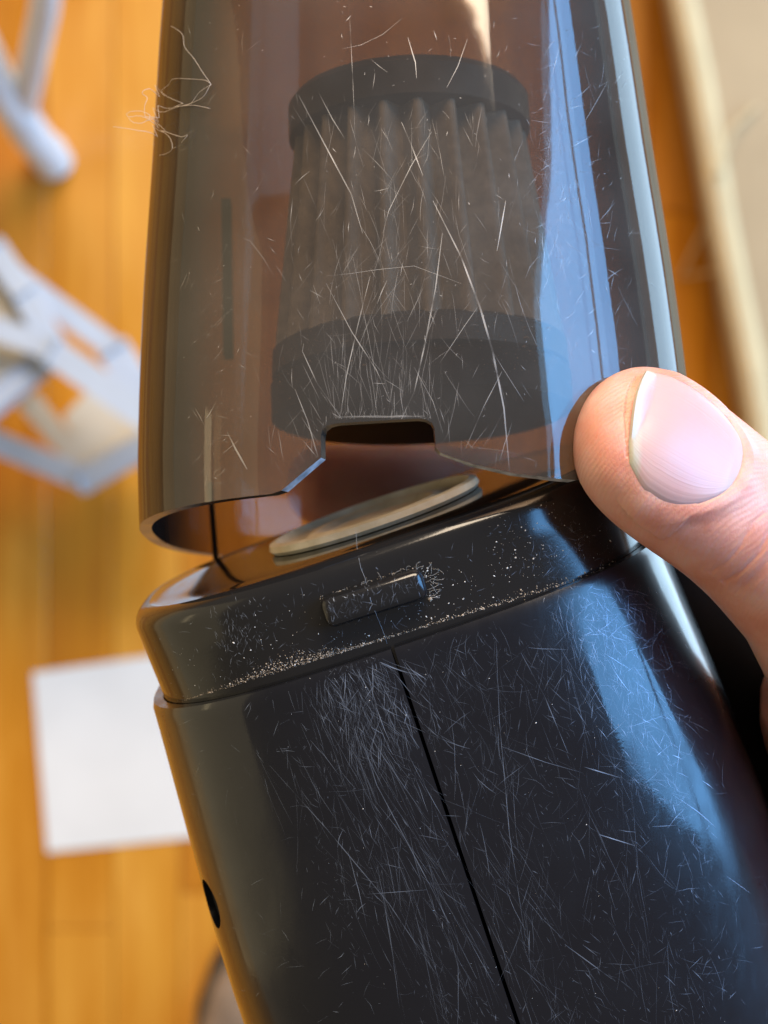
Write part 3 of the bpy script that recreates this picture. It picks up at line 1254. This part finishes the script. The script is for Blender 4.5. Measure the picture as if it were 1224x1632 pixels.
HAND = hand()


def thumbnail():
    nu, nv = 40, 36
    vs, fs, al, ac = [], [], [], []
    for lay in (0, 1):
        for j in range(nu + 1):
            u = j / nu
            for i in range(nv + 1):
                s = -1 + 2 * i / nv
                b0 = NB + (s * nail_hw(min(u, .999)) if u < 1 else s * .2)
                a = nail_a(u, b0)
                # follow the proximal curve: columns converge at the cuticle
                h = top_h(max(a, 4.6), b0 * .985)
                lift = .34 if lay == 0 else -.18
                h2 = h + lift - (.30 * max(0, abs(s) - .88) / .12 + .30 * max(0, u - .9) / .1 if lay == 0 else 0)
                if a < 5.2:
                    h2 += .0
                vs.append(th_pt(a, b0, h2))
                al.append(u); ac.append(s)
    q = nv + 1
    B = (nu + 1) * q
    for j in range(nu):
        for i in range(nv):
            k = j * q + i
            fs.append((k, k + 1, k + q + 1, k + q))
            fs.append((B + k, B + k + q, B + k + q + 1, B + k + 1))
    for i in range(nv):
        fs.append((i, B + i, B + i + 1, i + 1)); k = nu * q + i
        fs.append((k, k + 1, B + k + 1, B + k))
    for j in range(nu):
        fs.append((j * q, (j + 1) * q, B + (j + 1) * q, B + j * q)); k = j * q + nv
        fs.append((k, B + k, B + k + q, k + q))
    bmv = link_mesh('thumbnail', vs, fs, M_NAIL, HAND, angle=60)
    me = bmv.data
    for nm, dat in (('along', al), ('across', ac)):
        at = me.attributes.new(nm, 'FLOAT', 'POINT')
        at.data.foreach_set('value', dat)
    bm = bmesh.new(); bm.from_mesh(me)
    bmesh.ops.recalc_face_normals(bm, faces=bm.faces)
    bm.to_mesh(me); bm.free()


thumbnail()

# ------------------------------------------------------------------ scratches, dust, lint
DG = bpy.context.evaluated_depsgraph_get()
BV_CUP = BVHTree.FromObject(CUP_SHELL, DG)
BV_R = BVHTree.FromObject(SH_R, DG)
BV_L = BVHTree.FromObject(SH_L, DG)
BV_COL = BVHTree.FromObject(COLLAR, DG)
EYE = Vector((0, 0, H))


def hit(bvs, u, v):
    d = (P(u, v, 1.0) - EYE).normalized()
    best = None
    for b in bvs:
        h = b.ray_cast(EYE, d)
        if h[0] is not None and (best is None or h[3] < best[3]):
            best = h
    if best is None: return None
    n = best[1]
    if n.dot(d) > 0: return None
    if abs(n.dot(d)) < .12: return None
    return best[0], n


class Strokes:
    """hair-thin raised scratches laid on a surface as tapering strips"""
    def __init__(self, bvs):
        self.bvs = bvs
        self.v, self.f, self.s = [], [], []

    def add(self, pts, w, st, taper=True):
        hs = [hit(self.bvs, *p) for p in pts]
        hs = [h for h in hs if h]
        if len(hs) < 2: return
        if any((a[0] - b[0]).length > .012 for a, b in zip(hs, hs[1:])): return
        i0 = len(self.v)
        N = len(hs)
        for i, (p, n) in enumerate(hs):
            d = hs[min(i + 1, N - 1)][0] - hs[max(i - 1, 0)][0]
            sd = d.cross(n)
            if sd.length < 1e-9: return self._cut(i0)
            sd.normalize()
            k = i / (N - 1)
            ww = w * (0.25 + 0.75 * math.sin(math.pi * (0.08 + 0.84 * k))) * .0005 if taper else w * .0005
            b = p + n * 0.000035
            self.v += [b - sd * ww, b + sd * ww]
            q = st * (0.35 + 0.65 * math.sin(math.pi * (0.1 + 0.8 * k))) * random.choice((.12, .5, .8, 1.0, 1.0, 1.15)) * random.uniform(.7, 1.1)
            self.s += [q, q]
        for i in range(N - 1):
            a = i0 + 2 * i
            self.f.append((a, a + 1, a + 3, a + 2))

    def _cut(self, i0):
        del self.v[i0:]; del self.s[i0:]

    def line(self, u, v, ang, ln, w, st, curve=0.0, seg=None):
        """ang in degrees, 0 = right, 90 = down the picture"""
        seg = seg or max(2, int(ln / 22) + 1)
        pts = []
        a = math.radians(ang)
        x, y = u, v
        for i in range(seg + 1):
            pts.append((x + random.uniform(-.5, .5), y + random.uniform(-.5, .5)))
            x += math.cos(a) * ln / seg
            y += math.sin(a) * ln / seg
            a += math.radians(curve) / seg
        self.add(pts, w, st)

    def path(self, pts, w, st):
        dense = []
        for (x0, y0), (x1, y1) in zip(pts, pts[1:]):
            n = max(1, int(math.hypot(x1 - x0, y1 - y0) / 18))
            dense += [(x0 + (x1 - x0) * k / n, y0 + (y1 - y0) * k / n) for k in range(n)]
        dense.append(pts[-1])
        self.add(dense, w, st, taper=True)

    def build(self, name, m, parent):
        o = link_mesh(name, self.v, self.f, m, parent, smooth=False)
        at = o.data.attributes.new('str', 'FLOAT', 'POINT')
        at.data.foreach_set('value', [max(0, min(1, x)) for x in self.s])
        o['kind'] = 'stuff'
        return o


def cup_scratches():
    R = random.Random(11)
    random.seed(5)
    k = Strokes([BV_CUP])
    U, G = R.uniform, R.gauss
    # fan rising from the latch notch
    for i in range(46):
        u = U(520, 690); v = 669 - abs(G(0, 1)) * (3 if i % 3 == 0 else 60)
        lean = (u - 605) / 80 * 14
        k.line(u, v, -90 + lean * U(-1.2, 1.2) + G(0, 11), min(240, abs(G(0, 65)) + 14), U(.03, .09), U(.06, .34), G(0, 10))
    for i in range(46):
        k.line(U(524, 686), U(660, 669), -90 + G(0, 28), U(4, 17), U(.04, .09), U(.15, .42), G(0, 12))
    for i in range(14):
        k.line(U(505, 530), U(640, 735), -98 + G(0, 14), U(20, 110), U(.03, .10), U(.10, .38), G(0, 8))
    for i in range(15):
        k.line(U(682, 800), U(680, 748), -72 + G(0, 26), U(20, 90), U(.03, .09), U(.10, .36), G(0, 8))
    for i in range(11):
        k.line(U(420, 515), U(690, 762), -112 + G(0, 14), U(20, 80), U(.04, .10), U(.15, .45), G(0, 6))
    for i in range(90):
        k.line(G(620, 130), U(380, 740), G(90, 48), abs(G(0, 34)) + 8, U(.03, .07), U(.08, .32), G(0, 16))
    # long deliberate ones
    big = [([(690, 320), (735, 410), (765, 490), (785, 560), (803, 650), (812, 752)], .22, .40), ([(705, 372), (694, 460), (678, 545), (660, 625), (640, 668)], .16, .5),
           ([(520, 452), (560, 528), (600, 590), (622, 640)], .10, .5), ([(590, 440), (570, 520), (552, 600), (543, 660)], .11, .5),
           ([(476, 152), (520, 235), (560, 310), (578, 372)], .15, .42), ([(508, 148), (530, 190), (550, 222)], .13, .4),
           ([(640, 195), (655, 230), (674, 280)], .14, .45), ([(688, 210), (655, 265), (620, 335), (610, 372)], .09, .4),
           ([(484, 548), (482, 560), (505, 610), (545, 668)], .11, .5), ([(470, 620), (490, 670), (507, 728)], .12, .55),
           ([(556, 2), (562, 120), (566, 215)], .06, .35), ([(650, 60), (662, 100), (664, 125)], .12, .5),
           ([(745, 62), (730, 105), (712, 140)], .09, .4), ([(895, 60), (880, 120), (866, 160)], .1, .45),
           ([(372, 372), (400, 385), (420, 412), (438, 442)], .13, .5), ([(520, 440), (560, 436), (600, 430), (660, 424), (735, 452)], .06, .35),
           ([(800, 592), (770, 650), (742, 715)], .09, .4), ([(835, 640), (800, 585), (785, 560)], .07, .35), ([(735, 600), (716, 640), (690, 690)], .1, .4),
           ([(640, 30), (610, 55), (575, 72), (545, 78)], .07, .4), ([(775, 470), (740, 520), (700, 580)], .07, .35), ([(660, 585), (690, 640), (706, 690)], .07, .35),
           ([(806, 320), (797, 372), (792, 400)], .14, .5), ([(362, 688), (376, 716), (394, 748)], .22, .55), ([(345, 640), (334, 660), (328, 668)], .12, .5)]
    for p, w, s in big:
        k.path(p, w, s)
    # worn white edges of the notch
    for dx in range(3):
        k.path([(466, 769 - dx * 2), (492, 750 - dx * 2), (525, 719 - dx * 2)], .17, .75)
        k.path([(686, 712 - dx * 2), (704, 726 - dx * 2), (740, 741 - dx * 2)], .15, .65)
        k.path([(523 - dx, 716), (522 - dx, 700), (523 - dx, 682)], .10, .45)
        k.path([(534, 666 - dx), (600, 665 - dx), (676, 664 - dx)], .07, .35)
    # gauze of fine verticals over the filter
    for i in range(230):
        u = G(625, 90); v = U(150, 600)
        k.line(u, v, 90 + G(0, 20), abs(G(0, 60)) + 10, U(.03, .065), U(.07, .27), G(0, 8))
    for i in range(150):
        k.line(U(290, 1040), U(0, 750), G(90, 40), abs(G(0, 16)) + 5, U(.04, .09), U(.2, .55), G(0, 12))
    for i in range(130):
        k.line(U(860, 1010), U(40, 590), G(110, 32), abs(G(0, 22)) + 8, U(.04, .08), U(.15, .5), G(0, 12))
    for i in range(120):
        k.line(G(885, 22), U(130, 420), G(70, 50), abs(G(0, 22)) + 8, U(.03, .06), U(.12, .32), G(0, 30))
    for i in range(60):
        k.line(G(352, 15), U(420, 775), G(140, 32), abs(G(0, 14)) + 4, U(.04, .10), U(.12, .42), G(0, 20))
    for i in range(40):
        k.line(U(285, 480), U(20, 760), G(100, 40), U(8, 40), U(.05, .10), U(.25, .5), G(0, 20))
    for i in range(220):          # specks
        k.line(U(280, 1040), U(0, 760), U(0, 360), U(1.5, 4), U(.07, .16), U(.35, .8), 0, 1)
    k.build('scratches', M_SCR_C, CUP)


def body_scratches():
    R = random.Random(21)
    random.seed(9)
    k = Strokes([BV_R, BV_L])
    U, G = R.uniform, R.gauss
    # left half: worn patch under the latch, thinning into long strokes toward the lower right
    for i in range(210):
        q = U(0, 1)
        v = 1060 + 430 * q ** 1.4
        u = 470 + (v - 1065) * .40 + G(0, 60) + 40
        k.line(u, v, G(66, 10), min(300, abs(G(0, 105)) + 24), U(.025, .07), abs(G(0, .14)) + .05, G(0, 9))
    for i in range(460):
        v = 1045 + abs(G(0, 85))
        u = G(575, 48) + (v - 1060) * .30
        k.line(u, v, G(68, 26), abs(G(0, 34)) + 5, U(.03, .09), abs(G(0, .20)) + .07, G(0, 7))
    for i in range(150):
        v = U(1060, 1420)
        u = G(560, 75) + (v - 1060) * .30
        k.line(u, v, G(62, 28), abs(G(0, 50)) + 8, U(.025, .07), abs(G(0, .15)) + .05, G(0, 8))
    for i in range(70):
        k.line(U(640, 850), U(1290, 1580), G(62, 9), U(40, 200), U(.025, .06), abs(G(0, .13)) + .05, G(0, 7))
    # right half: steeper, sparser lines
    for i in range(150):
        v = U(1000, 1560)
        u = 660 + (v - 1030) * .30 + U(0, 280)
        k.line(u, v, G(84, 17), min(300, abs(G(0, 95)) + 20), U(.025, .06), abs(G(0, .13)) + .05, G(0, 9))
    for i in range(190):
        v = U(995, 1260)
        u = 690 + (v - 1030) * .3 + abs(G(0, 120))
        k.line(u, v, G(74, 38), abs(G(0, 36)) + 8, U(.025, .07), abs(G(0, .15)) + .05, G(0, 22))
    for i in range(120):
        v = U(1250, 1630)
        k.line(700 + (v - 1030) * .3 + U(0, 330), v, G(78, 45), abs(G(0, 34)) + 6, U(.025, .06), abs(G(0, .12)) + .05, G(0, 22))
    # scuffed bloom: a mass of tiny strokes
    for i in range(3000):
        v = U(990, 1630)
        w_ = U(0, 1)
        u = 380 + (v - 1010) * .32 + 640 * w_
        den = mnoise.noise(Vector((u * .012, v * .006, 3.0))) + .35
        if den < U(0, .9): continue
        k.line(u, v, G(66, 34), abs(G(0, 11)) + 3, U(.04, .12), abs(G(0, .12)) + .03, G(0, 8))
    # matted patches where the window shines
    for i in range(850):
        v = 925 + abs(G(0, 150))
        u = 950 + (v - 930) * .36 + G(0, 45)
        k.line(u, v, G(64, 42), abs(G(0, 24)) + 5, U(.03, .09), abs(G(0, .22)) + .08, G(0, 9))
    for i in range(70):
        v = U(1120, 1620)
        u = 1010 + (v - 1150) * .34 + U(-80, 90)
        k.line(u, v, R.choice((G(0, 10), G(135, 14), G(100, 20), G(80, 40))), abs(G(0, 20)) + 6, U(.03, .08), abs(G(0, .2)) + .08, G(0, 14))
    for p, w, s in [([(660, 1180), (700, 1300), (740, 1400), (800, 1520)], .06, .35), ([(790, 1010), (796, 1150), (812, 1330), (838, 1500)], .06, .4),
                    ([(830, 1040), (868, 1110), (905, 1200)], .09, .4), ([(430, 1220), (520, 1320), (620, 1440), (700, 1560)], .10, .32),
                    ([(560, 1120), (600, 1250), (690, 1420), (760, 1560)], .10, .3), ([(800, 1190), (870, 1215), (930, 1232)], .08, .35),
                    ([(930, 1222), (990, 1240)], .12, .5), ([(955, 1330), (1012, 1348)], .12, .6), ([(900, 1505), (975, 1560)], .10, .5),
                    ([(585, 1425), (680, 1418)], .06, .4), ([(1086, 1276), (1110, 1292), (1140, 1318)], .12, .5)]:
        k.path(p, w, s)
    for i in range(120):
        k.line(U(300, 640), U(1120, 1630), U(0, 360), U(8, 32), U(.03, .08), U(.15, .5), G(0, 20))
    for i in range(420):
        v = U(1010, 1630)
        k.line(380 + (v - 1010) * .3 + U(0, 640), v, U(0, 360), U(1.5, 4), U(.04, .10), min(.7, abs(G(0, .22)) + .08), 0, 1)
    k.build('scratches', M_SCR_B, VAC)
    q = Strokes([BVHTree.FromObject(LATCH, DG)])
    for i in range(130):
        e = U(0, 1)
        q.line(512 + 158 * e, 980 - 52 * e + U(-24, 14), G(80, 35), abs(G(0, 9)) + 4, U(.03, .08), abs(G(0, .22)) + .08, G(0, 20))
    q.build('scratches', M_SCR_B, VAC)
    c = Strokes([BV_COL])
    for i in range(240):
        q = U(0, 1)
        u = 240 + 760 * q
        v = 1090 - 240 * q + U(-80, 40)
        c.line(u, v, G(70, 50), abs(G(0, 9)) + 3, U(.03, .08), U(.15, .5), G(0, 20))
    for i in range(130):
        c.line(G(375, 22), G(1010, 26), G(80, 25), U(4, 14), U(.04, .09), U(.2, .55), 0)
    for i in range(120):
        c.line(G(905, 34), G(865, 24), G(70, 50), U(4, 22), U(.03, .06), U(.12, .35), G(0, 40))
    c.build('scratches', M_SCR_B, VAC)


cup_scratches()
body_scratches()


def flakes(name, m, parent, spots):
    """tiny irregular crumbs; spots = (point, normal, size)"""
    v, f = [], []
    for p, n, s in spots:
        u, a, b = frame_for(n)
        c = p + n * s * .3
        i = len(v)
        an = random.uniform(0, 6.28)
        a2 = a * math.cos(an) + b * math.sin(an)
        b2 = n.cross(a2)
        e = random.uniform(.5, 1.6)
        s *= min(2.0, random.expovariate(1.0) * .5 + .3)
        v += [c + a2 * s * e, c + b2 * s * .7, c - a2 * s * .8 * e, c - b2 * s * .8, c + n * s * .55, c - n * s * .4]
        f += [(i, i + 1, i + 4), (i + 1, i + 2, i + 4), (i + 2, i + 3, i + 4), (i + 3, i, i + 4),
              (i + 1, i, i + 5), (i + 2, i + 1, i + 5), (i + 3, i + 2, i + 5), (i, i + 3, i + 5)]
    o = link_mesh(name, v, f, m, parent, smooth=False)
    o['kind'] = 'stuff'
    return o


def dust():
    R = random.Random(4)
    U, G = R.uniform, R.gauss
    spots, beige = [], []
    def put(lst, u, v, s, bvs=(BV_COL,)):
        h = hit(bvs, u, v)
        if h: lst.append((h[0], h[1], s))
    def seam(q):                      # along the collar foot
        return 262 + 750 * q, 1128 - (1128 - 898) * q
    # packed dust along the foot of the collar, thickest at left of the middle
    for i in range(1500):
        q = abs(G(.30, .12)) if i < 1050 else U(0, 1)
        u, v = seam(q)
        amp = 20 * math.exp(-((q - .26) / .10) ** 2) + 4.5
        put(beige, u, v - abs(G(0, .45)) * amp - 1, U(.00003, .00009))
    for i in range(260):
        q = U(.55, 1)
        u, v = seam(q)
        put(beige, u, v - abs(G(0, 6)), U(.00004, .00012))
    for (u, v, s) in ((960, 905, .00022), (972, 862, .00016), (836, 956, .00022), (830, 940, .00014), (686, 955, .0002), (975, 895, .0003), (1000, 893, .00034)):
        put(beige, u, v, s)
    for i in range(300):
        q = U(0, 1)
        u, v = seam(q)
        put(spots, u, v - abs(G(0, 50)), U(.00003, .00008))
    for i in range(120):
        put(spots, U(780, 900), U(800, 920), U(.00003, .00009))
    # round the latch
    for i in range(260):
        q = U(0, 1)
        put(beige, 510 + 160 * q, 962 - 55 * q + G(-4, 4), U(.00003, .00008))
    for i in range(60):
        put(spots, U(660, 700), U(905, 965), U(.00003, .0001))
    # crumbs on the shells
    for i in range(150):
        v = U(1040, 1630)
        put(spots, 400 + (v - 1010) * .3 + U(0, 600), v, U(.00002, .00005), (BV_R, BV_L))
    flakes('dust', M_DUST, VAC, beige)
    flakes('dust', M_SPECK, VAC, spots)
    # brown dust caked inside the cup round the filter plate
    cup = []
    for i in range(900):
        ph = G(0, .9)
        rad = U(.0195, .0212)
        p = C_C + EX_C * .0014 + A_C * U(.016, .025) + EX_C * math.sin(ph) * rad + EF_C * math.cos(ph) * rad
        cup.append((p, A_C, U(.00006, .00022)))
    for i in range(9000):         # film of brown dust on the inside of the wall
        ph = U(-2.2, 2.2)
        t = G(.0215, .0052)
        if t < .011: continue
        p = can_pt(ph, t, -.0021)
        cup.append((p, (C_C + A_C * t - p).normalized(), U(.00002, .00006)))
    flakes('dust', M_BROWN, CUP, cup)


dust()


def lint():
    R = random.Random(8)
    bm = bmesh.new()
    def strand(pts, w, lift=.0003):
        out = []
        for u, v in pts:
            h = hit((BV_COL, BV_R, BV_L), u, v)
            if h: out.append(h[0] + h[1] * (lift * R.uniform(.3, 1.2)))
        if len(out) > 2: tube_bm(bm, out, w, 4)
    for i in range(20):
        q = R.random()
        u, v = 512 + 158 * q, 958 - 52 * q
        a = R.uniform(-2.6, -.5); pts = []
        c = R.uniform(-1.1, 1.1)
        for k in range(6):
            pts.append((u, v)); u += math.cos(a) * 3.4; v += math.sin(a) * 3.4; a += c + R.uniform(-.3, .3)
        strand(pts, .000009)
    for i in range(16):
        u, v = R.uniform(660, 690), R.uniform(905, 955)
        a = R.uniform(-1.5, .8); pts = []
        for k in range(6):
            pts.append((u, v)); u += math.cos(a) * 4; v += math.sin(a) * 4; a += R.uniform(-.6, .6)
        strand(pts, .000009)
    o = bm_obj('lint', bm, M_SPECK, VAC, angle=None)
    o['kind'] = 'stuff'
    # one long hair down over the latch into the seam
    bm2 = bmesh.new()
    out = []
    dg = bpy.context.evaluated_depsgraph_get()
    bl = BVHTree.FromObject(LATCH, dg)
    for u, v in ((567, 846), (569, 872), (572, 890), (575, 905), (582, 922), (586, 940), (592, 960), (598, 975), (604, 990), (612, 1010), (617, 1026)):
        h = hit((BV_COL, BV_R, BV_L, bl), u, v)
        out.append(h[0] + h[1] * .00006 if h else P(u, v, .214))
    tube_bm(bm2, out, .00002, 5)
    o = bm_obj('hair', bm2, M_GHAIR, None, angle=None)
    tag(o, 'single pale hair lying down over the latch into the seam', 'hair')


lint()


def hair_tangle():
    bm = bmesh.new()
    Z = 1 / 2.354
    R = random.Random(2)
    paths = [[(222, 100), (265, 130), (275, 180), (310, 225), (345, 280), (372, 318)],
             [(372, 318), (340, 302), (240, 300), (215, 320), (190, 350), (230, 375), (268, 390)],
             [(372, 318), (345, 365), (300, 390), (230, 410), (160, 440), (125, 445), (120, 400), (130, 370), (110, 350), (140, 335), (200, 360)],
             [(374, 320), (330, 350), (295, 392), (240, 405), (300, 398), (370, 410)],
             [(268, 390), (225, 408), (130, 440), (100, 436), (60, 440), (57, 425), (100, 418), (140, 435), (120, 460), (80, 462), (58, 442)],
             [(0, 475), (90, 490), (170, 497), (200, 490), (160, 462), (125, 450)],
             [(185, 490), (220, 520), (228, 560), (205, 580), (180, 585)],
             [(190, 492), (260, 515), (285, 510), (262, 538)]]
    for p in paths:
        pts = []
        for i in range(len(p) - 1):
            p0, p1, p2, p3 = (Vector((*p[max(0, min(len(p) - 1, i + k))], 0)) for k in (-1, 0, 1, 2))
            for k in range(5):
                q = k / 5
                pts.append(0.5 * ((2 * p1) + (p2 - p0) * q + (2 * p0 - 5 * p1 + 4 * p2 - p3) * q * q + (3 * p1 - p0 - 3 * p2 + p3) * q ** 3))
        pts.append(Vector((*p[-1], 0)))
        out = []
        d = .2195
        for q in pts:
            u, v = 180 + q.x * Z, q.y * Z
            h = hit((BV_CUP,), u, v)
            if h: out.append(h[0] + h[1] * .0002)
            else: out.append(P(u, v, .226 + R.uniform(-.0003, .0003)))
        # smooth the depth jump at the edge of the cup
        for _ in range(3):
            out = [out[0]] + [Vector((b.x, b.y, (a.z + b.z * 2 + c.z) / 4 + .0001)) for a, b, c in zip(out, out[1:], out[2:])] + [out[-1]]
        tube_bm(bm, out, .000024, 5)
    o = bm_obj('hair_tangle', bm, M_HAIR, None, angle=None)
    tag(o, 'tangled wisp of pale hair caught on the left edge of the smoked cup', 'hair')


hair_tangle()
